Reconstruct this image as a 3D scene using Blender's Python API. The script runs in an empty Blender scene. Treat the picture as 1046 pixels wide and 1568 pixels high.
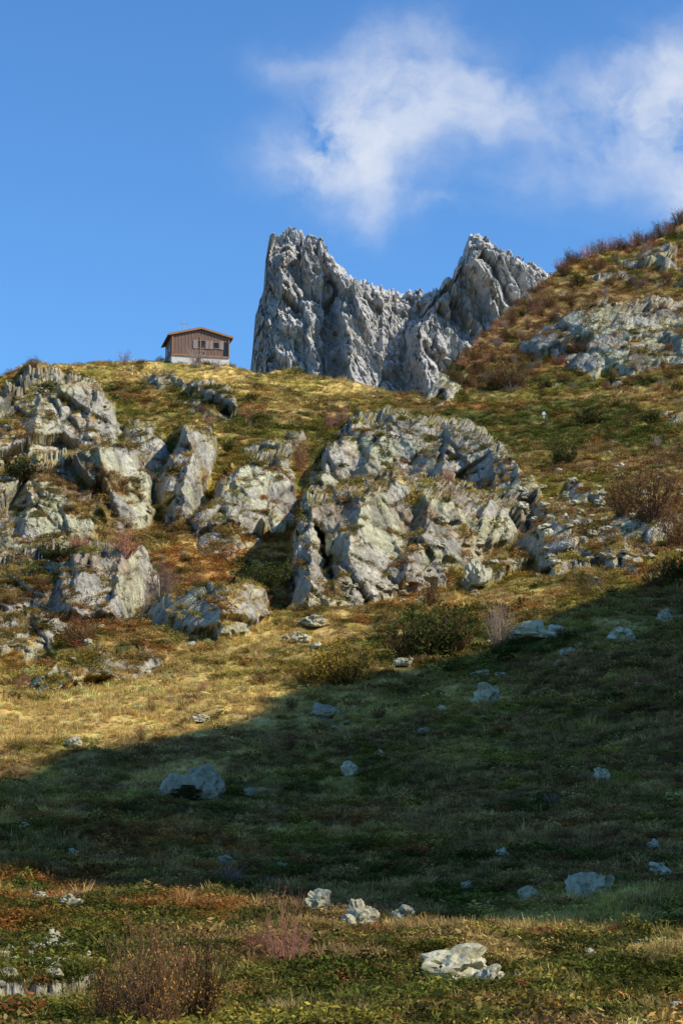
import bpy, math, random, time
import numpy as np
T0=time.time()
rng=np.random.default_rng(7); random.seed(7)
scene=bpy.context.scene
F=2966.0; PITCH=math.radians(10); CP,SP=math.cos(PITCH),math.sin(PITCH); CAMZ=1.7
def px2w(x,y,Y):
    dx=(x-523)/F; dy=(784-y)/F; k=Y/(CP-dy*SP)
    return k*dx, Y+0*dx, CAMZ+k*(SP+dy*CP)
SUN_AZ=math.radians(115); SUN_EL=math.radians(41)
S=np.array([math.cos(SUN_EL)*math.sin(SUN_AZ),math.cos(SUN_EL)*math.cos(SUN_AZ),math.sin(SUN_EL)])
# ---------------------------------------------------------------- noise
def h3(ix,iy,iz,seed):
    n=(ix.astype(np.int64)*374761393+iy.astype(np.int64)*668265263+iz.astype(np.int64)*2147483647+seed*1274126177)&0xFFFFFFFF
    n=((n^(n>>13))*1274126177)&0xFFFFFFFF
    n=((n^(n>>16))*2246822519)&0xFFFFFFFF
    n=n^(n>>13)
    return (n&0xFFFFFF).astype(np.float32)/16777215.0
def vnoise(x,y,z,seed=0):
    fx,fy,fz=np.floor(x),np.floor(y),np.floor(z)
    tx,ty,tz=x-fx,y-fy,z-fz
    ix,iy,iz=fx.astype(np.int64),fy.astype(np.int64),fz.astype(np.int64)
    tx=tx*tx*tx*(tx*(tx*6-15)+10); ty=ty*ty*ty*(ty*(ty*6-15)+10); tz=tz*tz*tz*(tz*(tz*6-15)+10)
    r=0
    for a in (0,1):
        wa=tx if a else 1-tx
        for b in (0,1):
            wb=ty if b else 1-ty
            for c in (0,1):
                wc=tz if c else 1-tz
                r=r+wa*wb*wc*h3(ix+a,iy+b,iz+c,seed)
    return r*2-1
def fbm(x,y,z,scale,seed=0,oct=4,gain=0.5):
    s=1.0/scale; a=1; r=0; t=0
    for o in range(oct):
        ca,sa=math.cos(o*1.1),math.sin(o*1.1)
        r=r+a*vnoise((x*ca-y*sa)*s+o*17.3,(x*sa+y*ca)*s-o*9.1,z*s+o*5.7,seed+o*31); t+=a; a*=gain; s*=2.03
    return r/t
def facet(x,y,z,scale,seed,tilt=1.0,stretch=(1,1,1),off=1.2):
    x=x/scale/stretch[0]; y=y/scale/stretch[1]; z=z/scale/stretch[2]
    cx,cy,cz=np.floor(x).astype(np.int64),np.floor(y).astype(np.int64),np.floor(z).astype(np.int64)
    best=np.full(x.shape,1e9,np.float32); sec=best.copy(); val=np.zeros(x.shape,np.float32)
    for a in (-1,0,1):
        for b in (-1,0,1):
            for c in (-1,0,1):
                i,j,k=cx+a,cy+b,cz+c
                px=i+h3(i,j,k,seed); py=j+h3(i,j,k,seed+1); pz=k+h3(i,j,k,seed+2)
                ddx,ddy,ddz=x-px,y-py,z-pz
                d=ddx*ddx+ddy*ddy+ddz*ddz
                v=(h3(i,j,k,seed+3)-.5)*off+tilt*((h3(i,j,k,seed+4)-.5)*ddx+(h3(i,j,k,seed+5)-.5)*ddy+(h3(i,j,k,seed+6)-.5)*ddz)*2
                m=d<best
                sec=np.where(m,best,np.minimum(sec,d)); best=np.where(m,d,best); val=np.where(m,v,val)
    return val, np.sqrt(sec)-np.sqrt(best)
def ss(a,b,x):
    t=np.clip((x-a)/(b-a),0,1); return t*t*(3-2*t)
# ---------------------------------------------------------------- mesh helpers
def grid_mesh(name,P,attrs=None,mat=None):
    R,C,_=P.shape
    me=bpy.data.meshes.new(name)
    idx=np.arange(R*C).reshape(R,C)
    q=np.stack([idx[:-1,:-1],idx[1:,:-1],idx[1:,1:],idx[:-1,1:]],-1).reshape(-1,4)
    me.vertices.add(R*C); me.vertices.foreach_set('co',P.reshape(-1).astype(np.float32))
    me.loops.add(q.size); me.loops.foreach_set('vertex_index',q.reshape(-1).astype(np.int32))
    me.polygons.add(len(q)); me.polygons.foreach_set('loop_start',np.arange(0,q.size,4,dtype=np.int32))
    me.polygons.foreach_set('loop_total',np.full(len(q),4,np.int32))
    me.polygons.foreach_set('use_smooth',np.ones(len(q),bool))
    me.update(calc_edges=True)
    for k,v in (attrs or {}).items():
        if v.ndim==3:
            a=me.attributes.new(k,'FLOAT_COLOR','POINT')
            c=np.concatenate([v.reshape(-1,3),np.ones((R*C,1))],1); a.data.foreach_set('color',c.reshape(-1).astype(np.float32))
        else:
            a=me.attributes.new(k,'FLOAT','POINT'); a.data.foreach_set('value',v.reshape(-1).astype(np.float32))
    ob=bpy.data.objects.new(name,me); scene.collection.objects.link(ob)
    if mat: me.materials.append(mat)
    return ob
def grid_normals(P):
    du=np.gradient(P,axis=1); dv=np.gradient(P,axis=0)
    n=np.cross(dv,du); l=np.linalg.norm(n,axis=2,keepdims=True)+1e-9; n/=l
    n*=np.where(n[...,2:3]<0,-1,1)
    return n
# ---------------------------------------------------------------- material helper
class NT:
    def __init__(s,nt): s.nt=nt; s.N=nt.nodes; s.L=nt.links
    def n(s,t,ins=None,**kw):
        nd=s.N.new(t)
        for k,v in kw.items(): setattr(nd,k,v)
        for k,v in (ins or {}).items():
            if isinstance(v,bpy.types.NodeSocket): s.L.new(v,nd.inputs[k])
            else: nd.inputs[k].default_value=v
        return nd
    def m(s,op,a,b=None,c=None,clamp=False):
        ins={0:a}
        if b is not None: ins[1]=b
        if c is not None: ins[2]=c
        return s.n('ShaderNodeMath',ins,operation=op,use_clamp=clamp).outputs[0]
    def mix(s,f,a,b,mode='MIX'):
        return s.n('ShaderNodeMix',{0:f,6:a,7:b},data_type='RGBA',blend_type=mode).outputs[2]
    def ramp(s,v,stops):
        r=s.n('ShaderNodeValToRGB',{0:v}); e=r.color_ramp.elements
        while len(e)<len(stops): e.new(.5)
        for el,(p_,c) in zip(e,stops): el.position=p_; el.color=c if len(c)==4 else (*c,1)
        return r.outputs[0]
def newmat(name):
    m=bpy.data.materials.new(name); m.use_nodes=True; m.node_tree.nodes.clear(); return m,NT(m.node_tree)
def g(v): return (v,v,v,1)
def crag_bump(t,pos,sc,dist,rockfac=None,st=.7):
    wn=t.n('ShaderNodeTexNoise',{'Vector':pos,'Scale':sc*.8,'Detail':4}).outputs['Color']
    wv=t.n('ShaderNodeVectorMath',{0:wn,3:.8/sc},operation='SCALE').outputs[0]
    p2=t.n('ShaderNodeVectorMath',{0:pos,1:wv},operation='ADD').outputs[0]
    p3=t.n('ShaderNodeMapping',{0:p2,2:(0,.5,.3),3:(1.3,1.0,.6)}).outputs[0]
    v1=t.n('ShaderNodeTexVoronoi',{'Vector':p3,'Scale':sc,'Detail':3.0,'Roughness':.7},feature='F1').outputs['Distance']
    n=t.n('ShaderNodeTexNoise',{'Vector':pos,'Scale':sc*1.2,'Detail':9,'Roughness':.7}).outputs[0]
    hgt=t.m('MULTIPLY_ADD',v1,-.8,n)
    if rockfac is not None:
        hgt=t.n('ShaderNodeMix',{0:rockfac,2:n,3:hgt},data_type='FLOAT').outputs[0]
    return t.n('ShaderNodeBump',{'Height':hgt,'Strength':st,'Distance':dist}).outputs[0]
def terrain_mat():
    m,t=newmat('alpine_terrain')
    col=t.n('ShaderNodeAttribute',attribute_name='Col').outputs['Color']
    rk_=t.n('ShaderNodeAttribute',attribute_name='rock').outputs['Fac']
    pos=t.n('ShaderNodeNewGeometry').outputs['Position']
    n1=t.n('ShaderNodeTexNoise',{'Vector':pos,'Scale':2.2,'Detail':8,'Roughness':.7}).outputs[0]
    n2=t.n('ShaderNodeTexNoise',{'Vector':pos,'Scale':.6,'Detail':6,'Roughness':.65}).outputs[0]
    v=t.ramp(n1,[(.3,g(.55)),(.5,g(.97)),(.7,g(1.45))])
    c=t.mix(1.0,col,v,'MULTIPLY')
    v2=t.ramp(n2,[(.32,g(.8)),(.55,g(1.0)),(.7,g(1.2))])
    c=t.mix(1.0,c,v2,'MULTIPLY')
    bs=t.n('ShaderNodeBsdfPrincipled',{'Base Color':c,'Roughness':.92,'Specular IOR Level':.12,'Normal':crag_bump(t,pos,1.3,.42,rk_)})
    t.n('ShaderNodeOutputMaterial',{0:bs.outputs[0]})
    return m
TM=terrain_mat()
def mountain_mat():
    m,t=newmat('mountain_rock')
    col=t.n('ShaderNodeAttribute',attribute_name='Col').outputs['Color']
    pos=t.n('ShaderNodeNewGeometry').outputs['Position']
    n1=t.n('ShaderNodeTexNoise',{'Vector':pos,'Scale':.09,'Detail':10,'Roughness':.7}).outputs[0]
    v=t.ramp(n1,[(.3,g(.72)),(.5,g(.98)),(.7,g(1.2))])
    c=t.mix(1.0,col,v,'MULTIPLY')
    bs=t.n('ShaderNodeBsdfPrincipled',{'Base Color':c,'Roughness':.95,'Specular IOR Level':.1,'Normal':crag_bump(t,pos,.13,3.0)})
    t.n('ShaderNodeOutputMaterial',{0:bs.outputs[0]})
    return m
# ---------------------------------------------------------------- base distance table
CX=np.array([-900,0,260,523,700,850,1046,1650,2200.])
RY=np.array([300,400,500,560,620,700,800,900,1000,1090,1185,1300,1450,1568,1700.])
TB=np.array([
[340,340,340,345,355,360,365,330,310],
[300,300,305,310,322,330,325,290,270],
[262,262,262,270,288,288,275,240,220],
[240,236,238,250,262,262,245,210,190],
[216,214,214,222,234,227,210,180,165],
[190,190,190,192,194,188,178,150,138],
[162,163,163,162,160,154,145,120,112],
[138,138,138,136,130,124,116,100,94],
[110,112,112,108,104,98,92,80,76],
[86,88,88,86,82,80,76,70,68],
[66,68,68,68,66,64,62,58,56],
[48,48,48,48,47,46,46,44,44],
[30,30,30,30,30,30,30,30,30],
[20,20,20,20,20,20,20,20,20],
[13.5]*9])
gx=np.arange(-900,2221,20.); gy=np.arange(240,1741,20.)
tmp=np.stack([np.interp(gx,CX,r) for r in TB])
G=np.stack([np.interp(gy,RY,tmp[:,i]) for i in range(len(gx))],1)
G=np.log(G)
def blur(A,s,axis,w=12):
    k=np.exp(-.5*(np.arange(-w,w+1)/s)**2); k/=k.sum()
    A=np.moveaxis(A,axis,0); Pd=np.concatenate([2*A[:1]-A[w:0:-1],A,2*A[-1:]-A[-2:-w-2:-1]],0)
    R=sum(k[i]*Pd[i:i+A.shape[0]] for i in range(2*w+1)); return np.moveaxis(R,0,axis)
G=blur(blur(G,2.0,0),3.5,1)
def Ybase(x,y):
    u=np.clip((x-gx[0])/20,0,len(gx)-1.001); v=np.clip((y-gy[0])/20,0,len(gy)-1.001)
    i=u.astype(int); j=v.astype(int); a=u-i; b=v-j
    return np.exp(G[j,i]*(1-a)*(1-b)+G[j,i+1]*a*(1-b)+G[j+1,i]*(1-a)*b+G[j+1,i+1]*a*b)
# ---------------------------------------------------------------- hillside sheet
TX=[-900,-300,-100,0,20,40,60,100,130,165,200,250,300,355,380,400,420,440,480,520,560,620,650,662,680,700,715,740,770,800,850,870,900,930,960,1000,1046,1300,1700,2200]
TY=[640,610,592,585,576,562,562,563,556,554,556,555,556,560,566,573,566,562,570,582,589,603,606,596,574,556,532,508,480,460,422,408,396,384,378,368,342,290,260,250]
xs=np.concatenate([-30-np.geomspace(6,870,40)[::-1],np.linspace(-30,1076,720),1076+np.geomspace(6,1100,45)])
NI0,NI1=40,760
top=np.interp(xs,TX,TY)
NT_ROWS=860
tt=np.linspace(0,1,NT_ROWS)
ymain=top[None,:]+(1600-top[None,:])*tt[:,None]
ynear=np.repeat(np.geomspace(1604,3400,26)[:,None],len(xs),1)
X=np.repeat(xs[None,:],NT_ROWS,0)
def sdpoly(x,y,poly):
    P=np.array(poly,float); n=len(P); d=np.full(x.shape,1e9); ins=np.zeros(x.shape,bool)
    for i in range(n):
        ax,ay=P[i]; bx,by=P[(i+1)%n]; ex,ey=bx-ax,by-ay
        t=np.clip(((x-ax)*ex+(y-ay)*ey)/(ex*ex+ey*ey),0,1)
        d=np.minimum(d,(x-ax-t*ex)**2+(y-ay-t*ey)**2)
        c=((ay>y)!=(by>y))&(x<(bx-ax)*(y-ay)/(by-ay+1e-12)+ax); ins^=c
    return np.where(ins,1,-1)*np.sqrt(d)
def lower_env(poly,x):
    P=np.array(poly,float); n=len(P); gxs=np.arange(P[:,0].min(),P[:,0].max()+1,4.); e=np.full(len(gxs),-1e9)
    for i in range(n):
        (ax,ay),(bx,by)=P[i],P[(i+1)%n]
        if ax>bx: ax,ay,bx,by=bx,by,ax,ay
        if bx-ax<1e-6: continue
        m=(gxs>=ax)&(gxs<=bx); e[m]=np.maximum(e[m],ay+(gxs[m]-ax)/(bx-ax)*(by-ay))
    e[e<0]=np.interp(gxs[e<0],gxs[e>0],e[e>0])
    k=np.exp(-.5*(np.arange(-6,7)/3.)**2);k/=k.sum(); e=np.convolve(np.pad(e,6,mode='edge'),k,'valid')
    return np.interp(x,gxs,e)
ROCKS=[
 ([(-200,600),(-20,606),(25,592),(45,570),(90,574),(150,598),(186,640),(180,695),(120,708),(60,722),(-30,744),(-200,746)],.85,.07,8),
 ([(-200,738),(-30,736),(60,712),(125,692),(175,686),(205,692),(230,740),(228,802),(150,830),(60,850),(-30,854),(-200,844)],.9,.06,8),
 ([(290,652),(325,655),(332,700),(312,742),(303,795),(250,806),(235,765),(258,712),(275,680)],.8,.07,6),
 ([(300,596),(350,598),(360,640),(325,652),(296,625)],.5,.07,6),
 ([(335,750),(380,706),(440,700),(456,745),(440,795),(360,852),(308,850),(285,800)],.6,.08,8),
 ([(180,655),(230,650),(262,700),(236,740),(205,720)],.5,.08,8),
 ([(-200,866),(0,858),(60,848),(150,848),(222,858),(234,902),(192,956),(120,962),(60,946),(-200,950)],.85,.05,8),
 ([(215,935),(300,902),(400,915),(412,965),(350,992),(300,985),(240,962)],.85,.05,7),
 ([(560,642),(600,632),(660,655),(742,660),(800,722),(832,748),(815,778),(700,748),(600,742),(480,764),(463,758),(490,716),(520,668)],.85,.07,8),
 ([(463,755),(600,740),(700,742),(812,772),(812,790),(790,830),(745,850),(700,884),(640,902),(560,932),(440,950),(436,880),(452,800)],.95,.07,8),
 ([(820,765),(870,768),(920,812),(985,862),(980,880),(900,868),(850,884),(815,862),(800,830)],.6,.06,7),
 ([(700,885),(760,850),(800,862),(770,892),(715,904)],.6,.06,6),
 ([(845,492),(910,462),(1046,462),(1200,462),(1200,565),(1040,556),(960,576),(900,572),(820,548),(790,522)],.6,.08,9),
 ([(650,590),(680,570),(712,572),(708,604),(680,618),(652,614)],.6,.12,4),
 ([(200,568),(262,572),(300,600),(240,608)],.4,.08,5),
 ([(45,1050),(85,1014),(170,1012),(255,1002),(250,1034),(150,1056),(60,1068)],.9,.04,6),
 ([(-60,960),(60,955),(115,970),(80,1002),(-60,1006)],.8,.04,5),
 ([(870,745),(935,750),(925,772),(880,770)],.4,.08,5),
 ([(380,690),(460,665),(470,690),(400,715)],.4,.1,6),
 ([(-20,1500),(60,1462),(140,1480),(150,1510),(60,1535),(-20,1540)],.2,.02,6),
]
wx=fbm(X,ymain,0*X,60,11,4)*15+fbm(X,ymain,0*X,14,12,3)*9
wy=fbm(X,ymain,0*X,50,13,4)*13+fbm(X,ymain,0*X,14,14,3)*9
XW=X+wx; YW=ymain+wy
rock=np.zeros(X.shape); Ys=Ybase(X,ymain)
for poly,st,k,e in ROCKS:
    sd=sdpoly(XW,YW,poly)
    yb=lower_env(poly,X)+5
    m=ss(-e,e*1.2,sd)*st
    Yp=Ybase(X,yb)+k*(yb-ymain)
    Ys=Ys*(1-m)+np.minimum(Yp,Ys)*m
    rock=np.maximum(rock,ss(-5,4,sd))
def line_relief(x,y,pts,wl,wr):
    P=np.array(pts,float); xr=np.interp(y,P[:,1],P[:,0]); d=x-xr
    inr=ss(P[0,1]-25,P[0,1]+10,y)*(1-ss(P[-1,1]-10,P[-1,1]+25,y))
    return np.where(d<0,np.exp(d/wl),np.exp(-d/wr))*inr
BUTT=[([(505,690),(480,780),(470,880),(468,945)],3,10,40),([(600,640),(560,720),(545,800),(520,900)],3.0,10,45),
      ([(690,665),(668,740),(650,800),(620,880)],4,12,45),([(760,690),(745,760),(720,830)],3,10,40),([(488,808),(510,880)],-9.0,6,9),
      ([(300,655),(285,720),(270,800)],4,8,30),([(60,600),(50,700),(40,800)],2.5,8,60),([(140,610),(150,700),(165,800)],3,10,40),([(100,860),(90,950)],1.5,6,40),([(180,860),(160,950)],1.5,6,30),
      ([(340,910),(330,990)],1.2,6,30)]
for pts,a,wl,wr in BUTT: Ys-=a*line_relief(XW,ymain,pts,wl,wr)
wxs,wys,wzs=px2w(X,ymain,Ys)
zone=ss(585,610,ymain)*(1-ss(880,960,ymain))*1.0
zone=np.maximum(zone,.7*ss(700,780,X)*(1-ss(600,620,ymain)))
oc=fbm(wxs,wys*.8,wzs*1.5,9,21,4,.5)
thr=.31-.10*ss(780,850,X)*ss(720,760,ymain)-.06*ss(760,860,X)*(1-ss(560,620,ymain))
outc=ss(thr,thr+.12,oc)*ss(.3,.7,zone)*(X<1400)
GREEN=[(470,605,150,16),(420,650,40,14),(870,660,170,42),(330,860,60,30),(640,620,60,12),(160,575,60,7)]
gm=np.zeros(X.shape)
for a,b,c,d in GREEN: gm=np.maximum(gm,np.exp(-((X-a)/c)**2-((ymain-b)/d)**2))
outc*=1-ss(.35,.7,gm)
rk=np.maximum(rock,outc*.95)
def near_Y(y):
    dy=(784-y)/F; tel=(SP+dy*CP)/(CP-dy*SP); return 1.70/np.maximum(-tel,.05)
Xn=np.repeat(xs[None,:],26,0); Yn=near_Y(ynear)
bl=ss(1600,1700,ynear); Yn=Yn*bl+Ybase(Xn,np.minimum(ynear,1700))*(1-bl)
nx,ny,nz=px2w(Xn,ynear,Yn)
cx,cy,cz=wxs[0],wys[0],wzs[0]
dB=np.array([1.5,3.5,7,13,25,45,80,140,230,340]); dZ=np.array([.15,.6,1.8,4.5,11,23,45,80,125,180])
bx=cx[None,:]*(1+dB[::-1,None]/cy[None,:]); by=cy[None,:]+dB[::-1,None]; bz=np.maximum(cz[None,:]-dZ[::-1,None],-4)
PX=np.concatenate([bx,wxs,nx]); PY=np.concatenate([by,wys,ny]); PZ=np.concatenate([bz,wzs,nz])
nb=len(dB)
RK=np.concatenate([np.repeat(rk[:1],nb,0)*0,rk,np.zeros(nx.shape)])
BIG=np.concatenate([np.repeat(rk[:1],nb,0)*0,rock,np.zeros(nx.shape)])
YPX=np.concatenate([np.repeat(ymain[:1],nb,0),ymain,ynear])
XPX=np.repeat(xs[None,:],len(PX),0)
soft=1-RK
mid=ss(20,90,PY)
zz=fbm(PX,PY,0*PX,28,31,3)*(1.1*mid)+fbm(PX,PY,0*PX,7,33,3)*(.16+.45*mid)+fbm(PX,PY,0*PX,1.8,35,3)*(.16+.20*mid)
PZ=PZ+zz*(.3+.7*soft)
mask=RK>.02
x_,y_,z_=PX[mask],PY[mask],PZ[mask]
qx=x_+.45*z_; qz=z_-.35*x_
w1=fbm(x_,y_,z_,4,41,3)*1.0
f1,c1=facet(qx+w1,y_*.6,qz+w1*.5,8.5,50,1.25,(1,1.2,1.3),.4)
f2,c2=facet(qx+w1*.6,y_*.5,qz,3.6,60,1.2,(.9,1.2,1.4),.35)
f3,c3=facet(qx,y_*.6+w1*.3,qz,1.35,70,1.2,(.85,1.2,1.3),.45)
f4,c4=facet(qx,y_*.8,qz,.55,80,1.2,(.8,1.2,1.4),.5)
d=2.4*f1+.9*f2+.36*f3+.14*f4
d-=.45*np.exp(-c1/.03)+.28*np.exp(-c2/.04)+.11*np.exp(-c3/.06)
d=d+.3
sc=np.clip(y_/150,.3,1.1)
D=np.zeros(PX.shape); D[mask]=d*sc*RK[mask]
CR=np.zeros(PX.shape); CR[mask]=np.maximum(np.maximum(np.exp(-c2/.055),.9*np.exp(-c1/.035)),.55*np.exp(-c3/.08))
D=blur(blur(D,.5,0,2),.5,1,2)
PX=PX+.15*D; PY=PY-.85*D; PZ=PZ+(.18+.25*(1-BIG))*D
PZ+=.25*RK
P=np.stack([PX,PY,PZ],-1)
N=grid_normals(P)
print('relief',time.time()-T0)
PAL=np.array([(.088,.098,.019),(.24,.20,.036),(.66,.45,.14),(.34,.145,.036),(.27,.165,.06),(.40,.32,.065)])
BASE=np.array([.65,.6,.32,.12,.65,.15])
L=np.zeros((6,)+PX.shape)
for i in range(6):
    L[i]=BASE[i]+fbm(PX,PY,0*PX,22,100+i,3)*1.0+fbm(PX,PY,0*PX,5,120+i,4)*1.7+fbm(PX,PY,0*PX,1.1,140+i,3)*1.7
REG=[
 (150,1100,330,65,2,2.3),(150,1060,300,50,5,.8),(430,1000,130,40,2,1.6),(0,1150,200,40,2,1.5),(100,1100,300,60,0,-1.2),
 (330,860,110,50,3,1.9),(330,860,110,50,2,.6),(60,985,180,35,3,1.3),(180,960,120,40,3,1.0),(560,945,250,26,3,1.1),(560,945,250,30,2,1.0),(880,885,170,20,3,.9),
 (60,1370,260,40,3,.55),(20,1020,90,30,3,1.2),
 (480,595,160,22,5,1.6),(480,590,160,20,2,1.1),(600,640,160,30,1,1.0),(170,580,160,20,2,1.1),(170,575,120,18,5,.9),
 (860,665,190,45,0,2.2),(860,665,190,45,1,.3),(860,665,190,45,2,-.8),(960,700,150,30,4,1.2),(980,600,120,18,2,1.1),(930,580,220,22,1,1.0),
 (900,440,220,90,4,1.5),(900,430,200,60,3,.5),(900,430,220,90,0,.3),(1000,520,150,80,0,.4),(740,500,60,60,4,1.0),
 (700,1230,700,190,0,.4),(760,1230,700,190,4,1.0),(700,1230,600,190,2,0),(700,1250,600,190,1,.6),(650,985,110,45,0,1.8),(700,1250,700,200,3,-.1),
 (950,1400,220,45,2,1.6),(600,1530,500,50,5,1.0),(600,1520,500,60,2,1.0),(900,1410,260,50,5,1.0),(300,1550,300,25,1,1.2),(500,1480,900,90,0,.3),(500,1480,900,90,3,-.3),
 (520,640,60,25,3,.9),(400,620,100,30,3,.5),(150,930,250,30,4,.8),(950,780,140,60,4,1.0),(820,740,120,40,1,.8),(1000,840,100,60,3,.7)]
for a,b,c,d_,i,w in REG: L[i]+=w*np.exp(-((XPX-a)/c)**2-((YPX-b)/d_)**2)
E=np.exp(L*3.6); E/=E.sum(0)
VEG=np.einsum('irc,ik->rck',E,PAL)
VEG*=(1+.5*fbm(PX,PY,PZ,.7,160,2)+.35*fbm(PX,PY,PZ,3.0,163,3))[...,None]
ra=fbm(PX,PY,PZ,6,170,4); rb=fbm(PX*1.6,PY,PZ*.6,1.6,175,4); rc=fbm(PX,PY,PZ,3.5,180,4)
RC=np.array([.46,.42,.335])[None,None]*(1+.3*ra+.5*rb)[...,None]
lich=ss(-.05,.32,rc+.3*ra)[...,None]; RC=RC*(1-lich*.65)+np.array([.58,.56,.33])*lich*.65
dk=ss(.12,.42,fbm(PX*1.3,PY,PZ*.5,4.0,185,4))[...,None]; RC=RC*(1-dk*.62)+np.array([.17,.155,.13])*dk*.62
rs=ss(.30,.52,fbm(PX,PY,PZ,2.6,188,3))[...,None]; RC=RC*(1-rs*.5)+np.array([.40,.25,.13])*rs*.5
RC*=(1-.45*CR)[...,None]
flat=ss(.72,.9,N[...,2]+.12*fbm(PX,PY,PZ,1.5,190,3))
moss=ss(.30,.5,fbm(PX,PY,PZ,4.0,195,4))
rvis=ss(.35,.55,RK+.15*fbm(PX,PY,PZ,1.0,197,3))*(1-.85*flat)*(1-.75*moss)
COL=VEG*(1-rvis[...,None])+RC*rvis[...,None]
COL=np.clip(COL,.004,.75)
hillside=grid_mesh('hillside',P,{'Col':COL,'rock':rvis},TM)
print('hillside',time.time()-T0)
r0=nb
def ground_at(x,y):
    c=int(np.argmin(abs(xs-x))); col=YPX[r0:r0+NT_ROWS,c]
    r=r0+int(np.clip(np.searchsorted(col,y),0,NT_ROWS-1)); return r,c
def plain_col(P):
    n=fbm(P[...,0],P[...,1],0*P[...,0],20,7,3)[...,None]
    return np.clip(np.array([.20,.155,.05])*(1+.6*n),.01,.5)
gxx=np.linspace(-6000,6000,161); gyy=np.linspace(-6000,8000,161)
A,B=np.meshgrid(gxx,gyy); Pg=np.stack([A,B,0*A-.6],-1)
grid_mesh('valley_ground',Pg,{'Col':plain_col(Pg),'rock':0*A},TM)
# ---------------------------------------------------------------- neighbouring hill: its crest throws the valley shadow
X0=74.0; pr=[]
def crest_pt(x,y,dz=0.):
    Yv=float(Ybase(np.array([float(x)]),np.array([float(y)]))[0]); a,b,c=px2w(x,y,Yv)
    t=(X0-a)/S[0]; return (b+t*S[1],c+dz+t*S[2])
for x,y in [(-120,1215),(0,1190),(150,1158),(250,1132),(380,1090),(450,1068),(620,1030),(760,990),(850,950),(950,912),(1046,888),(1200,850)]: pr.append(crest_pt(x,y,.4))
pr.sort(); H0=pr[0][1]; yc,zc=crest_pt(523,1385); yl,zl=crest_pt(0,1330)
pr=[(-150,10),(yc-60,25),(yc-25,zc-36),(yc-8,zc-20),(yc-3,zc-8),(yc,zc-1),(yc+3,zl),(yc+7,max(zl+1,H0))]+[q for q in pr if q[0]>yc+9]+[(pr[-1][0]+12,pr[-1][1]-24),(pr[-1][0]+35,20),(pr[-1][0]+60,4)]
hy=np.linspace(-150,pr[-1][0],420); hc=np.interp(hy,[q[0] for q in pr],[q[1] for q in pr])
hc+=(fbm(hy,0*hy,0*hy,5,311,3)*5+fbm(hy,0*hy,0*hy,1.6,312,2)*3)*(1-ss(yc+4,yc+16,hy))
hs=np.concatenate([np.linspace(-1,0,60),np.linspace(0.02,1,60)])
HY,HS=np.meshgrid(hy,hs,indexing='ij'); HC=np.repeat(hc[:,None],len(hs),1)
HX=X0+np.where(HS<0,HS*34,HS*110); HZ=HC*(1-np.abs(HS)**1.15)-1
nn=fbm(HX,HY,HZ,9,300,4)
HZ=HZ+nn*2.6*np.clip(np.abs(HS)*4,.35,1); HX=HX-nn*1.0
Ph=np.stack([HX,HY,HZ],-1)
grid_mesh('neighbouring_hill',Ph,{'Col':plain_col(Ph),'rock':0*HX},TM)
# ---------------------------------------------------------------- far mountain
MX=[-200,100,300,370,382,386,389,392,400,404,406,410,420,432,440,450,462,470,480,492,505,512,522,532,545,560,580,600,612,640,650,662,672,679,683,692,697,703,708,714,722,735,745,760,770,782,790,797,803,812,822,832,842,850,870,950,1050,1300,1600]
MY=[900,800,690,612,575,545,510,480,452,440,400,374,356,350,344,342,350,355,362,366,388,400,404,418,428,433,440,447,450,444,448,440,443,424,420,424,412,398,392,366,358,353,358,368,378,382,396,392,400,398,404,412,410,418,440,480,560,700,800]
mx=np.concatenate([np.linspace(-200,360,60,endpoint=False),np.linspace(360,900,760),np.linspace(905,1600,60)])
mt=np.interp(mx,MX,MY)
mt=mt+ (vnoise(mx/6,0*mx,0*mx,401)*3.5+vnoise(mx/2.4,0*mx,0*mx,402)*3.0)*((mx>380)&(mx<880))
MR=430
ym=mt[None,:]+(np.maximum(680,mt+20)[None,:]-mt[None,:])*np.linspace(0,1,MR)[:,None]
Xm=np.repeat(mx[None,:],MR,0)
YC=2000.
h=(ym-mt[None,:])*.68
Ym=YC-h*.62
MB=[([(490,366),(512,410),(526,470),(534,540),(548,640)],85,12,90),([(450,350),(432,400),(426,440),(440,500)],26,9,45),
    ([(703,400),(675,455),(648,505),(655,560),(660,640)],80,14,70),([(714,370),(735,430),(770,500),(790,600)],42,10,50),
    ([(560,436),(592,480),(585,560)],24,10,40),([(470,480),(485,540),(480,620)],34,14,30),([(790,395),(800,450),(820,520)],20,8,30),([(612,450),(625,500),(622,560)],14,8,25),([(410,380),(402,450),(398,560)],24,8,30)]
wm=fbm(Xm,ym,0*Xm,40,410,4)*18
for pts,a,wl,wr in MB: Ym-=a*line_relief(Xm+wm,ym,pts,wl,wr)*ss(0,30,ym-mt[None,:]+6)
ax,ay,az=px2w(Xm,ym,Ym)
dd=np.array([4,12,30,70,150,300,500]); dz=np.array([5,18,50,130,260,420,640])
bx=ax[0][None]*(1+dd[::-1,None]/YC); by=ay[0][None]+dd[::-1,None]; bz=np.maximum(az[0][None]-dz[::-1,None],-10)
fd=np.array([20,60,140,300,520]); 
lx=ax[-1][None]+0*fd[:,None]; ly=ay[-1][None]-fd[:,None]*1.0; lz=np.maximum(az[-1][None]-fd[:,None]*.95,-10)
QX=np.concatenate([bx,ax,lx]);QY=np.concatenate([by,ay,ly]);QZ=np.concatenate([bz,az,lz])
qx=QX+.45*QZ; qz=QZ-.3*QX
w=fbm(QX,QY,QZ,40,420,3)*12
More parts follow.
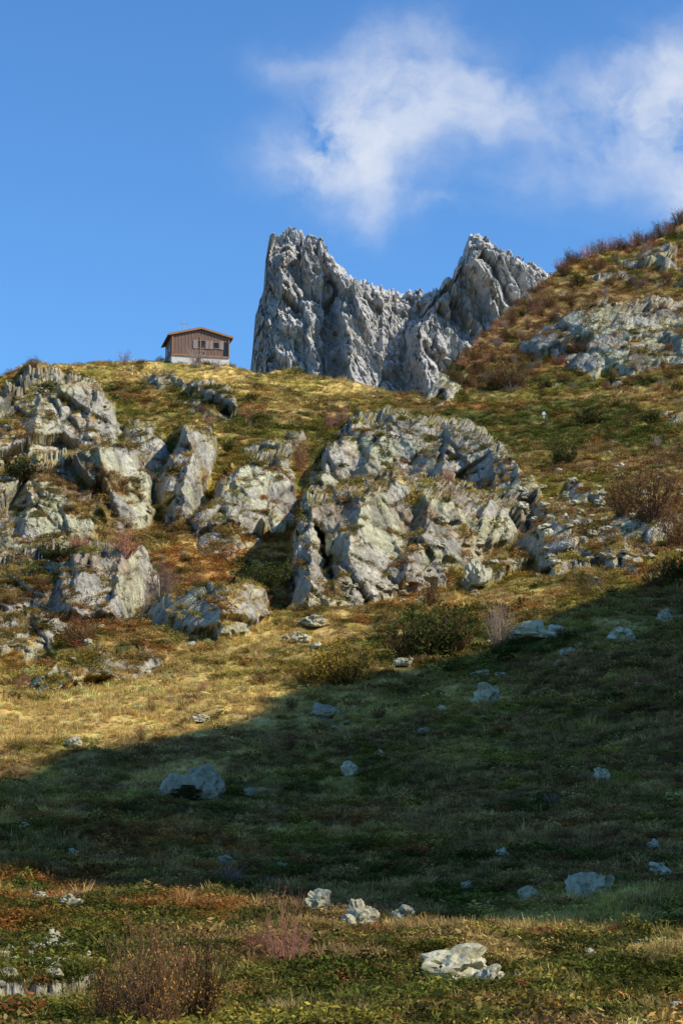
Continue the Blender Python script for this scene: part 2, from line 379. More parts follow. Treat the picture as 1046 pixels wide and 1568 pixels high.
f1,c1=facet(qx+w,QY*.7,qz+w*.5,48,430,1.3,(.9,1,1.5),.45); f2,c2=facet(qx+w*.6,QY*.7,qz,19,440,1.25,(.8,1,1.6),.4); f3,c3=facet(qx,QY*.7,qz,8,450,1.2,(.8,1,1.5),.45); f4,c4=facet(qx,QY,qz,3.5,455,1.2,(.8,1,1.4),.5)
rid=1-np.abs(fbm(qx*1.6,QY,qz*.6,40,460,3,.5))*2
d=24*f1+9.5*f2+4.0*f3+1.7*f4+5*(rid-.5)-2.0*np.exp(-c2/.04)-.9*np.exp(-c3/.05)
edge=np.concatenate([np.full((len(dd),len(mx)),.45),np.clip(.45+.55*ss(0,18,ym-mt[None,:]),0,1),np.full((len(fd),len(mx)),1.)])
d*=edge*1.0
QX=QX+.1*d;QY=QY-.95*d;QZ=QZ+.12*d
Pm=np.stack([QX,QY,QZ],-1)
a1=fbm(QX,QY,QZ,60,480,4);a2=fbm(QX*1.3+.5*QZ,QY,QZ*.7,14,485,4)
Nm=grid_normals(Pm)
CM=np.array([.40,.385,.36])[None,None]*(1+.2*a1+.35*a2)[...,None]
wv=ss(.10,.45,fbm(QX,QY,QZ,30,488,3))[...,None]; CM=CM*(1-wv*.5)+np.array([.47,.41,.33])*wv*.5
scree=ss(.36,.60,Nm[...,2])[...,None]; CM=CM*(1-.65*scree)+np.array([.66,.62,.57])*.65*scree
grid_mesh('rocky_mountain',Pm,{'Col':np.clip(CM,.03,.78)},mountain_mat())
print('mountain',time.time()-T0)
# ----------------------------------------------------------------
def raw_mesh(name,V,Fc,mat,shade=None,smooth=False):
    me=bpy.data.meshes.new(name); me.from_pydata([tuple(v) for v in V],[],[tuple(f) for f in Fc]); 
    if shade is not None:
        a=me.attributes.new('shade','FLOAT','POINT'); a.data.foreach_set('value',np.array(shade,np.float32))
    if smooth: me.polygons.foreach_set('use_smooth',[True]*len(me.polygons))
    if isinstance(mat,(list,tuple)):
        for q in mat: me.materials.append(q)
    else: me.materials.append(mat)
    me.update(); return me
def foliage_mat(name,inst=True,base=(.1,.1,.03),trans=.3):
    m,t=newmat(name)
    if inst: col=t.n('ShaderNodeAttribute',attribute_name='col',attribute_type='INSTANCER').outputs['Color']
    else:
        oi=t.n('ShaderNodeObjectInfo').outputs['Random']
        col=t.mix(oi,(*[c*.75 for c in base],1),(*[c*1.3 for c in base],1))
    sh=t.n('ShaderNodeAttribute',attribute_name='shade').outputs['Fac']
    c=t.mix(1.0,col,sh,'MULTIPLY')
    a=t.n('ShaderNodeBsdfDiffuse',{'Color':c})
    if trans>0:
        b=t.n('ShaderNodeBsdfTranslucent',{'Color':c})
        a=t.n('ShaderNodeMixShader',{0:trans,1:a.outputs[0],2:b.outputs[0]})
    t.n('ShaderNodeOutputMaterial',{0:a.outputs[0]})
    return m
FM=foliage_mat('grass_and_heath')
def tuft(seed,n=30,h=.34,spread=.13,lean=.5,wd=.011):
    r=random.Random(seed); V=[];Fc=[];Sh=[]
    for i in range(n):
        a=r.uniform(0,6.283); rr=spread*math.sqrt(r.random()); bx_,by_=rr*math.cos(a),rr*math.sin(a)
        a2=a+r.uniform(-.8,.8); ln=h*r.uniform(.55,1.15); le=lean*r.uniform(.2,1)
        dxn,dyn=math.cos(a2),math.sin(a2); px_,py_=-dyn,dxn
        if r.random()<.5: px_,py_=1,0
        w_=wd*r.uniform(.6,1.4); s=r.uniform(.55,1.5); k=len(V)
        for j,(tq,ww) in enumerate([(0,1),(.5,.8),(1,.1)]):
            o=le*ln*tq*tq; z=ln*tq*(1-.25*le*tq)-.03
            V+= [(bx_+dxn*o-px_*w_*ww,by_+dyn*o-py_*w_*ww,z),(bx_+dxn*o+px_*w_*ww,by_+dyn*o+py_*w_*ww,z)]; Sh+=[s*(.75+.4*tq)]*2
        Fc+=[(k,k+1,k+3,k+2),(k+2,k+3,k+5,k+4)]
    return raw_mesh('tuft',V,Fc,FM,Sh)
def clump(seed,n=150,w=.5,h=.36,leaf=.045):
    r=random.Random(seed); V=[];Fc=[];Sh=[]
    lobes=[(r.uniform(-.3,.3),r.uniform(-.3,.3),r.uniform(.5,1)) for _ in range(6)]
    for i in range(n):
        lx_,ly_,lh=r.choice(lobes); a=r.uniform(0,6.283); e=math.asin(r.random()); q=r.uniform(.6,1.05)*.6
        x=(lx_+q*math.cos(e)*math.cos(a))*w; y=(ly_+q*math.cos(e)*math.sin(a))*w; z=h*lh*math.sin(e)*r.uniform(.8,1.15)
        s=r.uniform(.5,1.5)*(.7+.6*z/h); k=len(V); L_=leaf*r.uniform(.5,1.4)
        u=np.array([r.gauss(0,1),r.gauss(0,1),r.gauss(.3,.9)]);u/=np.linalg.norm(u)
        v=np.cross(u,[r.gauss(0,1),r.gauss(0,1),r.gauss(0,1)]);v/=np.linalg.norm(v)+1e-6
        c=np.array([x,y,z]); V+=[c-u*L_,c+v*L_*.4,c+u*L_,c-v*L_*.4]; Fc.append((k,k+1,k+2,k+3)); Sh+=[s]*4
    return raw_mesh('clump',V,Fc,FM,Sh)
def make_coll(name,meshes):
    c=bpy.data.collections.new(name)
    for i,me in enumerate(meshes):
        c.objects.link(bpy.data.objects.new(f'{name}_{i:02d}',me))
    return c
def instancer(name,pts,scl,rot,col,idx,coll):
    me=bpy.data.meshes.new(name); n=len(pts); me.vertices.add(n); me.vertices.foreach_set('co',pts.astype(np.float32).reshape(-1))
    def at(k,ty,dat,key): a=me.attributes.new(k,ty,'POINT'); a.data.foreach_set(key,dat)
    at('scl','FLOAT_VECTOR',scl.astype(np.float32).reshape(-1),'vector'); at('rot','FLOAT_VECTOR',rot.astype(np.float32).reshape(-1),'vector')
    at('col','FLOAT_COLOR',np.concatenate([col,np.ones((n,1))],1).astype(np.float32).reshape(-1),'color'); at('idx','INT',idx.astype(np.int32),'value')
    ob=bpy.data.objects.new(name,me); scene.collection.objects.link(ob)
    ng=bpy.data.node_groups.new(name+'_gn','GeometryNodeTree')
    ng.interface.new_socket('Geometry',in_out='INPUT',socket_type='NodeSocketGeometry'); ng.interface.new_socket('Geometry',in_out='OUTPUT',socket_type='NodeSocketGeometry')
    t=NT(ng); gi=t.n('NodeGroupInput'); go=t.n('NodeGroupOutput')
    ci=t.n('GeometryNodeCollectionInfo',{'Collection':coll,'Separate Children':True,'Reset Children':True})
    def na(k,ty): return t.n('GeometryNodeInputNamedAttribute',{'Name':k},data_type=ty).outputs[0]
    er=t.n('FunctionNodeEulerToRotation',{0:na('rot','FLOAT_VECTOR')})
    ip=t.n('GeometryNodeInstanceOnPoints',{'Points':gi.outputs[0],'Instance':ci.outputs[0],'Pick Instance':True,'Instance Index':na('idx','INT'),'Rotation':er.outputs[0],'Scale':na('scl','FLOAT_VECTOR')})
    t.L.new(ip.outputs[0],go.inputs[0])
    md=ob.modifiers.new('scatter','NODES'); md.node_group=ng
    return ob
BO=[(745,1092,50,34),(298,1238,86,44),(815,992,60,24),(952,982,42,22),(1018,942,22,18),(618,1038,28,14),(493,1112,44,20),(678,1112,18,16),(535,1218,28,20),
 (110,1388,34,15),(552,1408,48,34),(618,1404,36,24),(488,1394,44,28),(900,1374,66,38),(808,1370,34,16),(345,1324,26,13),(700,1502,118,50),(752,1512,46,30),(790,1510,30,20),(240,1552,46,16),
 (920,1204,24,18),(305,1122,30,12),(115,1168,26,12),(1010,1348,38,18),(480,972,38,16),(455,992,24,14),(462,1006,26,12),(730,902,40,40),(1036,1548,24,24),(383,1232,20,13),(905,1472,20,14),(870,1020,24,12),(650,1142,18,11),(38,1277,16,10),(112,1310,18,10),
 (530,1100,16,9),(980,1455,18,11),(740,1035,20,10),(850,980,24,11),(770,1320,24,12),(715,1365,22,11),(1000,1290,20,12),(580,1185,14,9),(930,1080,18,10),(60,1375,22,12),(430,1330,16,9),(870,1530,24,12),(420,1545,22,10),(640,1450,18,10)]
def sample(n,ylo,yhi,lim=.35):
    c=rng.integers(NI0-6,NI1+6,n*2); y=rng.uniform(ylo,yhi,n*2)
    topc=top[c]; ok=y>topc; c=c[ok]; y=y[ok]; r=r0+((y-top[c])/(1600-top[c])*(NT_ROWS-1)).astype(int); r=np.clip(r,r0,r0+NT_ROWS-2)
    ok=rvis[r,c]<lim; xx=xs[c]
    for bx0,by0,bw,bh in BO: ok&=~((abs(xx-bx0)<bw*.45)&(y>by0-bh*.6)&(y<by0+bh*.15+3))
    r,c=r[ok][:n],c[ok][:n]; return r,c
def pts_of(r,c):
    a=rng.random(len(r))[:,None]; b=rng.random(len(r))[:,None]; c2=np.minimum(c+1,P.shape[1]-1)
    return (P[r,c]*(1-a)+P[r,c2]*a)*(1-b)+(P[r+1,c]*(1-a)+P[r+1,c2]*a)*b
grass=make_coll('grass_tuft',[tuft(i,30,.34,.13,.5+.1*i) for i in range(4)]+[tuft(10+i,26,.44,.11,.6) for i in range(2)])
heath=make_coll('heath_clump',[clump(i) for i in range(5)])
def do_grass(name,n,ylo,yhi,s0,bias):
    r,c=sample(n,ylo,yhi); p=pts_of(r,c); col=VEG[r,c]*1.0
    straw=E[2][r,c]+E[5][r,c]*.7+.5*E[4][r,c]
    clus=ss(-.1,.5,fbm(p[:,0],p[:,1],0*p[:,0],1.3,601,3))
    kf=rng.random(len(r))<(bias*(.4+1.4*clus)+1.2*straw); r,c,p,col,clus=r[kf],c[kf],p[kf],col[kf],clus[kf]; n=len(r)
    mixw=(rng.random((n,1))**1.4)*.85; col=col*(1-mixw)+np.array([.56,.39,.16])*mixw
    col*=rng.uniform(.7,1.4,(n,1))
    s=s0*(1+p[:,1]/150)*rng.uniform(.5,1.15,n)*(.75+.5*clus); s*=np.where(rng.random(n)<.03,1.4,1)
    sc=np.stack([s*1.3,s*1.3,s*rng.uniform(.7,1.2,n)],1)
    rot=np.stack([rng.normal(0,.12,n),rng.normal(0,.12,n),rng.uniform(0,6.28,n)],1)
    instancer(name,p,sc,rot,np.clip(col,.01,.72),rng.integers(0,6,n),grass); print(name,n)
do_grass('meadow_grass',50000,1130,1600,.40,.32)
do_grass('slope_grass',34000,560,1130,.50,.24)
def do_heath(name,n,ylo,yhi,s0):
    r,c=sample(n,ylo,yhi); gw=E[0][r,c]+E[1][r,c]*.8+E[4][r,c]*.8+E[3][r,c]*.8+.08
    kf=rng.random(len(r))<gw; r,c=r[kf],c[kf]; p=pts_of(r,c); n=len(r)
    col=VEG[r,c]*rng.uniform(.45,1.5,(n,1)); rr=rng.random(n)<.035; col[rr]=np.array([.28,.10,.035])
    s=s0*(1+p[:,1]/120)*rng.uniform(.3,1.1,n)*np.where(rng.random(n)<.10,1.6,1); sc=np.stack([s*1.4,s*1.1,s*rng.uniform(.55,1.1,n)],1)
    rot=np.stack([rng.normal(0,.1,n),rng.normal(0,.1,n),rng.uniform(0,6.28,n)],1)
    instancer(name,p,sc,rot,np.clip(col,.008,.5),rng.integers(0,5,n),heath); print(name,n)
do_heath('meadow_heath',28000,1100,1600,.44)
do_heath('hillside_shrubs',26000,345,1110,.56)
print('scatter',time.time()-T0)
# ---------------------------------------------------------------- rocks
def rock_mat():
    m,t=newmat('lichen_boulder')
    tc=t.n('ShaderNodeTexCoord').outputs['Object']; rn=t.n('ShaderNodeObjectInfo').outputs['Random']
    n1=t.n('ShaderNodeTexNoise',{'Vector':tc,'Scale':2.5,'Detail':8,'Roughness':.7}).outputs[0]
    n2=t.n('ShaderNodeTexNoise',{'Vector':tc,'Scale':6,'Detail':6,'Roughness':.7}).outputs[0]
    c=t.ramp(n1,[(.32,(.14,.12,.085,1)),(.46,(.43,.385,.27,1)),(.60,(.62,.56,.41,1))])
    c=t.mix(t.ramp(n2,[(.46,g(0)),(.62,g(.6))]),c,(.40,.40,.16,1))
    c=t.mix(1.0,c,t.ramp(rn,[(0,g(.7)),(1,g(1.25))]),'MULTIPLY')
    b=t.n('ShaderNodeBump',{'Height':n2,'Strength':.6,'Distance':.12})
    bs=t.n('ShaderNodeBsdfPrincipled',{'Base Color':c,'Roughness':.9,'Specular IOR Level':.15,'Normal':b.outputs[0]})
    t.n('ShaderNodeOutputMaterial',{0:bs.outputs[0]}); return m
RM=rock_mat()
import bmesh
def boulder_mesh(seed,sub=4):
    bm=bmesh.new(); bmesh.ops.create_icosphere(bm,subdivisions=sub,radius=1)
    co=np.array([v.co[:] for v in bm.verts])
    x,y,z=co.T+seed*13.7
    f1,c1=facet(x,y,z,1.0,500+seed,1.3); f2,c2=facet(x,y,z,.42,520+seed,1.2)
    d=1+.38*f1+.12*f2-.10*np.exp(-c1/.06)+.06*fbm(x,y,z,.3,530+seed,3)
    co=co*d[:,None]*np.array([1,.85,.62])
    co[:,2]=np.maximum(co[:,2],-.35)
    for v,q in zip(bm.verts,co): v.co=q
    me=bpy.data.meshes.new('boulder'); bm.to_mesh(me); bm.free()
    me.materials.append(RM); return me
BM=[boulder_mesh(i) for i in range(8)]
def place(name,me,x,y,wpx):
    r,c=ground_at(x,y); p=P[r,c]; s=wpx*p[1]/F
    ob=bpy.data.objects.new(name,me); scene.collection.objects.link(ob)
    return ob,p,s
for i,(x,y,w_,h_) in enumerate(BO):
    ob,p,s=place('boulder',BM[i%8],x,y,w_)
    hz=h_*p[1]/F
    ob.scale=(s*.5,s*.5,max(hz*.62,.04)/.55); ob.rotation_euler=(random.uniform(-.15,.15),random.uniform(-.15,.15),random.uniform(0,6.28) if w_<60 else random.uniform(-.4,.4))
    ob.location=(p[0],p[1],p[2]+hz*.34)
SB=make_coll('stone',[boulder_mesh(20+i,3) for i in range(4)])
pp=[];ssz=[]
r,c=sample(300,900,1590); 
for a,b in zip(r,c): pp.append(P[a,b]); ssz.append(rng.uniform(2.0,5.5)*P[a,b][1]/F)
for _ in range(80):
    x=rng.uniform(-10,150); y=1500+rng.normal(0,20)+ (75-x)*.12
    a,b=ground_at(x,min(y,1590)); pp.append(P[a,b]); ssz.append(rng.uniform(7,18)*P[a,b][1]/F)
for cx_,cy_,sx,sy,k,lo,hi in [(520,1388,45,8,14,4,9),(460,990,15,12,8,5,10),(870,800,80,30,50,5,11),(880,860,90,12,30,4,10),(100,1010,60,15,14,4,9),(740,1500,60,10,10,4,9),(960,735,70,20,24,3,8),(620,905,60,12,20,3,9),(900,1020,120,40,26,3,8),(880,1300,130,100,30,3,6)]:
    for _ in range(k):
        a,b=ground_at(cx_+rng.normal(0,sx),cy_+rng.normal(0,sy)); pp.append(P[a,b]); ssz.append(rng.uniform(lo,hi)*P[a,b][1]/F)
pp=np.array(pp);ssz=np.array(ssz);n=len(pp); pp[:,2]+=ssz*.38
instancer('scattered_stones',pp,np.stack([ssz,ssz*.9,ssz*rng.uniform(.7,1.2,n)],1),np.stack([rng.normal(0,.2,n),rng.normal(0,.2,n),rng.uniform(0,6.28,n)],1),np.ones((n,3)),rng.integers(0,4,n),SB)
# ---------------------------------------------------------------- shrubs
def bush_mesh(seed,leafmat,twigmat,mains=46,subs=6,leaves=1400,leaf=.022,wid=.62,th=.009):
    r=random.Random(seed); V=[];Fc=[];Sh=[];MI=[]; ends=[]
    def tube(path,r0_,r1_):
        k=len(V); n_=len(path)
        for i,p_ in enumerate(path):
            rad=r0_+(r1_-r0_)*i/(n_-1)
            for j in range(3): a=j*2.094; V.append((p_[0]+rad*math.cos(a),p_[1]+rad*math.sin(a),p_[2])); Sh.append(1.0)
        for i in range(n_-1):
            for j in range(3): j2=(j+1)%3; Fc.append((k+i*3+j,k+i*3+j2,k+i*3+3+j2,k+i*3+3+j)); MI.append(1)
    for i in range(mains):
        a=r.uniform(0,6.283); e=r.uniform(.15,1.0); ln=r.uniform(.55,1.05)*(1-.25*e)
        d=np.array([math.cos(a)*e*wid*1.1,math.sin(a)*e*wid*1.1,1.0-.35*e]); d/=np.linalg.norm(d)
        p_=np.array([math.cos(a)*.12*r.random(),math.sin(a)*.12*r.random(),-.08]); path=[p_.copy()]
        for j in range(6):
            d=d+np.array([r.gauss(0,.12),r.gauss(0,.12),r.gauss(.03,.08)]); d/=np.linalg.norm(d); p_=p_+d*ln/6; path.append(p_.copy())
        tube(path,th,th*.4)
        for s_ in range(subs):
            q=r.randint(2,6); b=path[q].copy(); dd_=d+np.array([r.gauss(0,.6),r.gauss(0,.6),r.gauss(.1,.4)]); dd_/=np.linalg.norm(dd_); l2=ln*r.uniform(.12,.32); pth=[b]
            for j in range(3): dd_=dd_+np.array([r.gauss(0,.15),r.gauss(0,.15),r.gauss(.05,.1)]);dd_/=np.linalg.norm(dd_); b=b+dd_*l2/3; pth.append(b.copy())
            tube(pth,th*.5,th*.2); ends+=pth[1:]
    for i in range(leaves):
        c=ends[r.randrange(len(ends))]+np.array([r.gauss(0,.02) for _ in range(3)]); k=len(V); L_=leaf*r.uniform(.6,1.4)
        u=np.array([r.gauss(0,1) for _ in range(3)]);u/=np.linalg.norm(u);v=np.cross(u,[r.gauss(0,1) for _ in range(3)]);v/=np.linalg.norm(v)+1e-6
        V.extend([c-u*L_,c+v*L_*.6,c+u*L_,c-v*L_*.6]); Fc.append((k,k+1,k+2,k+3)); MI.append(0); Sh+=[r.uniform(.5,1.5)]*4
    me=raw_mesh('shrub',V,Fc,[leafmat,twigmat],Sh); me.polygons.foreach_set('material_index',MI); return me
tw_br=foliage_mat('twig_brown',False,(.13,.075,.045),0.0); tw_rd=foliage_mat('twig_red',False,(.32,.14,.11),0.0); tw_gr=foliage_mat('twig_grey',False,(.27,.21,.17),0.0)
lf_or=foliage_mat('leaf_orange',False,(.52,.27,.07)); lf_yl=foliage_mat('leaf_yellow',False,(.45,.31,.05)); lf_gn=foliage_mat('leaf_green',False,(.07,.085,.022)); lf_rd=foliage_mat('leaf_red',False,(.36,.05,.035)); lf_br=foliage_mat('leaf_brown',False,(.22,.115,.045))
KB={'orange':bush_mesh(1,lf_or,tw_br,110,10,2000,.014,.8,.008),'red':bush_mesh(2,lf_rd,tw_rd,50,7,220,.013,.6,.006),'yellow':bush_mesh(3,lf_yl,tw_br,46,6,2200,.026,.8),
    'green':bush_mesh(4,lf_gn,tw_br,46,6,2400,.03,.8),'brown':bush_mesh(5,lf_br,tw_br,60,8,1100,.022,.8,.009),'bare':bush_mesh(6,lf_br,tw_gr,50,8,100,.015,.7,.008),'rust':bush_mesh(7,lf_or,tw_rd,50,7,700,.02,.8,.009)}
SH=[('orange',230,1575,150,160),('orange',300,1560,110,135),('orange',170,1560,100,90),('red',440,1490,110,110),('red',395,1480,70,60),('yellow',530,1060,110,70),('yellow',480,1064,80,48),('green',660,1020,130,84),('brown',620,1020,80,56),('bare',765,1002,70,80),
 ('brown',985,820,120,82),('brown',940,814,70,54),('brown',1035,832,70,74),('green',865,708,60,40),('bare',245,927,80,64),('bare',225,942,50,54),('rust',190,862,70,48),('red',525,657,48,42),('red',505,662,30,32),
 ('red',820,480,50,34),('brown',840,470,40,30),('brown',785,600,70,44),('brown',760,598,50,38),('bare',970,574,34,36),('bare',190,560,36,22),('bare',302,566,46,34),('bare',332,570,30,22),('brown',52,568,24,16),('green',905,652,60,28),
 ('green',398,910,90,50),('green',450,907,60,44),('brown',120,1002,70,38),('red',560,1407,70,28),('brown',700,1014,60,60),('rust',460,722,40,60),('green',1035,902,60,48),('brown',1000,907,50,38),('brown',660,932,50,42),('bare',355,1350,60,32),('green',30,737,80,36),('green',90,862,80,28),('rust',120,852,50,28)]
for kx in range(30):
    x=862+kx*7+random.uniform(-3,3); SH.append((random.choice(['brown','bare','rust','brown']),x,float(np.interp(x,TX,TY))+4,random.uniform(18,34),random.uniform(14,28)))
for kx in range(14):
    x=690+kx*13; SH.append((random.choice(['brown','bare','red']),x,float(np.interp(x,TX,TY))+6,random.uniform(14,24),random.uniform(8,16)))
for kx in range(200):
    x=random.uniform(680,1060); y=random.uniform(float(np.interp(x,TX,TY))+10,600); r,c=ground_at(x,y)
    if rvis[r,c]<.4: SH.append((random.choice(['brown','bare','rust','green','brown','brown']),x,y,random.uniform(14,36),random.uniform(10,20)))
for kx in range(90):
    x=random.uniform(0,1060); y=random.uniform(600,1000); r,c=ground_at(x,y)
    if rvis[r,c]<.4: SH.append((random.choice(['brown','bare','rust','green','green']),x,y,random.uniform(16,40),random.uniform(10,22)))
for kx in range(90):
    x=random.uniform(0,1060); y=random.uniform(1050,1560); r,c=ground_at(x,y); SH.append((random.choice(['brown','bare','green','brown','red']),x,y,random.uniform(16,50),random.uniform(10,26)))
for k,x,y,w_,h_ in SH:
    ob,p,s=place('shrub',KB[k],x,y,w_); hz=h_*p[1]/F
    ob.scale=(s*.8,s*.8,hz*1.2); ob.rotation_euler=(0,0,random.uniform(0,6.28)); ob.location=(p[0],p[1],p[2]-.02)
print('shrubs',time.time()-T0)
# ---------------------------------------------------------------- hut
def flatmat(name,col,rough=.8,noise=.25,scale=4,stretch=(1,1,1)):
    m,t=newmat(name); tc=t.n('ShaderNodeTexCoord').outputs['Object']; mp=t.n('ShaderNodeMapping',{0:tc,3:stretch}).outputs[0]
    nn_=t.n('ShaderNodeTexNoise',{'Vector':mp,'Scale':scale,'Detail':5}).outputs[0]
    c=t.mix(nn_,(*[q*(1-noise) for q in col],1),(*[q*(1+noise) for q in col],1))
    bs=t.n('ShaderNodeBsdfPrincipled',{'Base Color':c,'Roughness':rough,'Specular IOR Level':.2}); t.n('ShaderNodeOutputMaterial',{0:bs.outputs[0]}); return m
wood=flatmat('weathered_wood',(.19,.11,.08),.8,.5,5,(3,3,.4)); wood2=flatmat('wood_grey',(.31,.23,.19),.8,.4,5,(3,3,.4)); plaster=flatmat('plaster',(.66,.62,.56),.9,.2,1.5); roofm=flatmat('roof_tin',(.10,.065,.05),.6,.3,2); dark=flatmat('window_glass',(.02,.025,.03),.2,.1); trim=flatmat('trim_wood',(.36,.19,.09),.7,.2); metal=flatmat('antenna_metal',(.45,.45,.46),.4,.1)
hut=bpy.data.objects.new('mountain_hut',None); scene.collection.objects.link(hut)
def box(name,x0,x1,y0,y1,z0,z1,mat,par=hut):
    V=[(x,y,z) for z in (z0,z1) for y in (y0,y1) for x in (x0,x1)]; Fc=[(0,2,3,1),(4,5,7,6),(0,1,5,4),(2,6,7,3),(0,4,6,2),(1,3,7,5)]
    me=raw_mesh(name,V,Fc,mat); ob=bpy.data.objects.new(name,me); scene.collection.objects.link(ob); ob.parent=par; return ob
W=3.65; Dp=6.0; ZP=1.0; ZW=3.55; ZA=4.4
box('plinth',-W,W,0,Dp,-2.0,ZP,plaster)
me=raw_mesh('walls',[(-W,-.06,ZP),(W,-.06,ZP),(W,-.06,ZW),(0,-.06,ZA),(-W,-.06,ZW),(-W,Dp,ZP),(W,Dp,ZP),(W,Dp,ZW),(0,Dp,ZA),(-W,Dp,ZW)],[(0,1,2,3,4),(9,8,7,6,5),(0,4,9,5),(1,6,7,2),(0,5,6,1)],wood)
o=bpy.data.objects.new('walls',me); scene.collection.objects.link(o); o.parent=hut
for sgn,nm in ((-1,'roof_west'),(1,'roof_east')):
    xe=sgn*(W+.5); ze=ZW-.12; V=[]
    for y in (-.35,Dp+.5):
        V+=[(0,y,ZA+.03),(xe,y,ze+.0),(xe,y,ze+.16),(0,y,ZA+.19)]
    me=raw_mesh(nm,V,[(0,1,2,3),(7,6,5,4),(3,2,6,7),(0,4,5,1),(1,5,6,2),(0,3,7,4)],roofm); o=bpy.data.objects.new(nm,me); scene.collection.objects.link(o); o.parent=hut
    V=[]
    for y in (-.40,-.355): V+=[(0,y,ZA-.06),(xe,y,ze-.09),(xe,y,ze+.13),(0,y,ZA+.16)]
    me=raw_mesh('barge_board',V,[(0,1,2,3),(7,6,5,4),(3,2,6,7),(0,4,5,1),(1,5,6,2),(0,3,7,4)],trim); o=bpy.data.objects.new('barge_board',me); scene.collection.objects.link(o); o.parent=hut
x=-W+.1
while x<W:
    zt=ZW+(ZA-ZW)*(1-abs(x)/W)-.05; box('batten',x-.03,x+.03,-.10,-.062,ZP+.02,zt,wood2); x+=.42
box('sill_beam',-W-.05,W+.05,-.16,-.062,ZP-.02,ZP+.14,trim)
def window(x0,x1,z0,z1):
    box('window',x0,x1,-.13,-.105,z0,z1,dark)
    for a,b,c_,d_ in ((x0-.07,x0,z0-.07,z1+.07),(x1,x1+.07,z0-.07,z1+.07),(x0,x1,z1,z1+.07),(x0,x1,z0-.07,z0)): box('frame',a,b,-.16,-.103,c_,d_,wood2)
window(-.35,.55,2.05,2.95); window(-.30,.45,1.2,1.6); window(1.6,2.3,2.1,2.8)
for a in (-.95,.66,1.0,2.4): box('shutter',a,a+.5,-.17,-.104,1.95,3.0,wood2)
box('door',2.95,3.5,-.14,-.104,ZP+.15,2.9,dark)
box('cellar_opening',-.6,.1,-.02,-.004,.2,.8,dark)
for xx in (-W,-.1,W-.12): box('post',xx,xx+.12,-.19,-.104,ZP+.15,ZW-.15,trim)
for yy in (1.4,3.6): box('side_window',-W-.05,-W-.004,yy,yy+.8,1.8,2.7,dark)
for k,(xx,hh) in enumerate([(-2.6,1.0),(-2.0,1.5),(-1.7,.9)]): box('antenna_mast',xx,xx+.05,1.0,1.05,ZW+.2,ZW+.5+hh,metal)
box('antenna_bar',-2.5,-1.5,1.0,1.05,ZW+1.6,ZW+1.64,metal)
for k in range(5): box('antenna_element',-2.4+k*.2,-2.37+k*.2,.7,1.3,ZW+1.65,ZW+1.68,metal)
r,c=ground_at(310,562); YH=float(P[r,c,1])
hx,hyy,hz=px2w(307.,558.,YH); print('hut Y',YH,hx,hz)
hut.location=(hx,hyy,hz); hut.rotation_euler=(0,0,math.radians(13)); sc_=YH*99/F/7.9; hut.scale=(sc_,sc_,sc_*1.05)
r,c=ground_at(833,640); p=P[r,c]
wp=bpy.data.objects.new('waymark_post',None); scene.collection.objects.link(wp); wp.location=p
wht=flatmat('white_paint',(.75,.75,.75),.6,.05)
box('pole',-.05,.05,-.05,.05,-.1,1.0,wht,wp); box('sign_board',-.2,.2,-.10,-.055,.6,.85,wht,wp)
# ---------------------------------------------------------------- world
w=bpy.data.worlds.new('World'); scene.world=w; w.use_nodes=True; w.node_tree.nodes.clear(); t=NT(w.node_tree)
sky=t.n('ShaderNodeTexSky',sky_type='NISHITA',sun_disc=False,sun_elevation=SUN_EL,sun_rotation=SUN_AZ,altitude=600,air_density=1.2,dust_density=.3,ozone_density=2.0)
gen=t.n('ShaderNodeTexCoord').outputs['Generated']; sep=t.n('ShaderNodeSeparateXYZ',{0:gen})
yy=t.m('MAXIMUM',sep.outputs[1],.02); a=t.m('DIVIDE',sep.outputs[0],yy); b=t.m('DIVIDE',sep.outputs[2],yy)
vec=t.n('ShaderNodeCombineXYZ',{0:a,1:b,2:0.0}).outputs[0]
wn=t.n('ShaderNodeTexNoise',{'Vector':vec,'Scale':16.,'Detail':6,'Roughness':.58}).outputs['Color']
wv_=t.n('ShaderNodeVectorMath',{0:wn,1:(.5,.5,.5)},operation='SUBTRACT').outputs[0]
wv_=t.n('ShaderNodeVectorMath',{0:wv_,3:.05},operation='SCALE').outputs[0]
v2=t.n('ShaderNodeVectorMath',{0:vec,1:wv_},operation='ADD').outputs[0]
BL=[(620,140,95,70,.8),(500,240,75,42,1.3),(560,205,75,58,1.0),(580,285,75,45,.6),(710,155,90,60,.5),(470,105,80,24,.2),(640,60,60,28,.28),(810,175,80,48,.38),(965,140,75,50,.7),(1065,200,85,75,1.5),(1055,95,75,55,.9),(900,240,70,48,.4),(690,325,50,14,.3),(555,340,30,26,.35),(1065,295,50,40,.9),(790,285,90,36,.18)]
tot=None
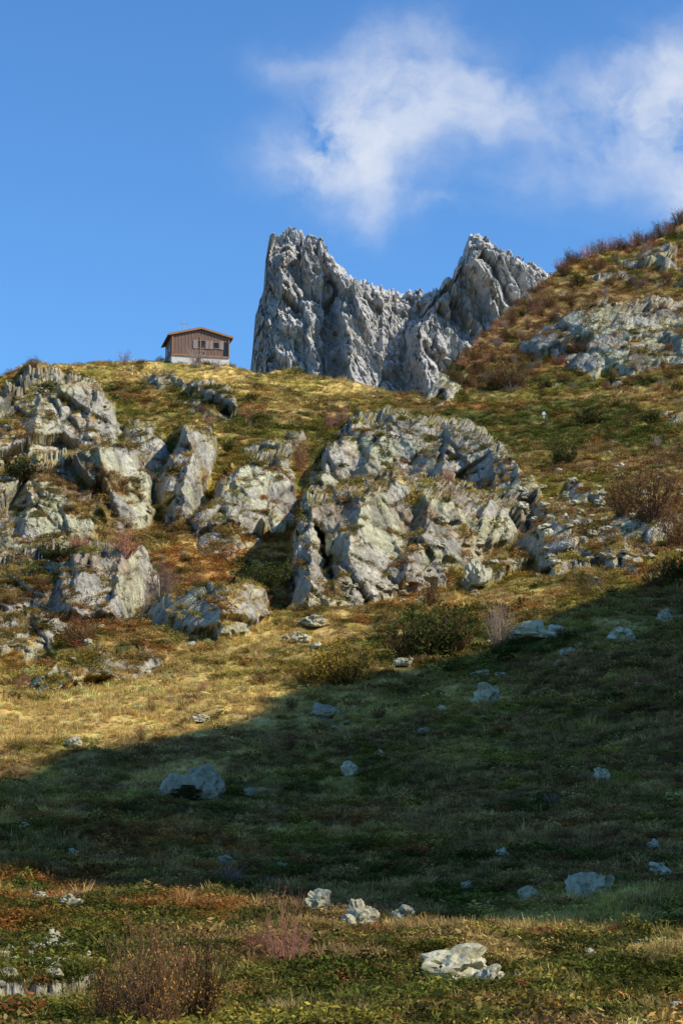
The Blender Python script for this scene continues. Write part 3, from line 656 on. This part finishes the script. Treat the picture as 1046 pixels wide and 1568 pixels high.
for x,y,rx,ry,wt in BL:
    dx=(x-523)/F; dy=(784-y)/F; k=CP-dy*SP; ca,cb=dx/k,(SP+dy*CP)/k
    q=t.n('ShaderNodeVectorMath',{0:v2,1:(ca,cb,0)},operation='SUBTRACT').outputs[0]
    q=t.n('ShaderNodeVectorMath',{0:q,1:(F/rx,F/ry,0)},operation='MULTIPLY').outputs[0]
    q=t.n('ShaderNodeVectorMath',{0:q,1:q},operation='DOT_PRODUCT').outputs['Value']
    e=t.m('MULTIPLY',t.m('EXPONENT',t.m('MULTIPLY',q,-.8)),wt)
    tot=e if tot is None else t.m('ADD',tot,e)
fn=t.n('ShaderNodeTexNoise',{'Vector':v2,'Scale':22.,'Detail':10,'Roughness':.57}).outputs[0]
fn2=t.m('MAXIMUM',t.m('MULTIPLY_ADD',fn,3.2,-.95),0.0)
al=t.m('SUBTRACT',1.0,t.m('EXPONENT',t.m('MULTIPLY',t.m('MULTIPLY',tot,fn2),-1.2)))
al=t.m('MULTIPLY',al,.97,clamp=True)
skc=t.mix(1.0,sky.outputs[0],(0.60,1.04,1.50,1),'MULTIPLY')
cm=t.mix(al,skc,(6.7,7.0,7.6,1))
bg=t.n('ShaderNodeBackground',{0:cm,1:.122}); t.n('ShaderNodeOutputWorld',{0:bg.outputs[0]})
sl=bpy.data.lights.new('sun','SUN'); sl.energy=5.0; sl.angle=math.radians(.5); sl.color=(1,.93,.80)
so=bpy.data.objects.new('sun',sl); scene.collection.objects.link(so)
from mathutils import Vector
so.rotation_euler=Vector(S).to_track_quat('Z','Y').to_euler(); so.location=(60,-40,120)
cam=bpy.data.cameras.new('camera'); co=bpy.data.objects.new('camera',cam); scene.collection.objects.link(co); scene.camera=co
cam.sensor_fit='HORIZONTAL'; cam.angle=2*math.atan(523/F); cam.clip_end=20000; cam.clip_start=.1
co.location=(0,0,CAMZ); co.rotation_euler=(math.radians(100),0,0)
scene.view_settings.view_transform='Standard'; scene.view_settings.look='None'; scene.view_settings.exposure=0
print('done',time.time()-T0)
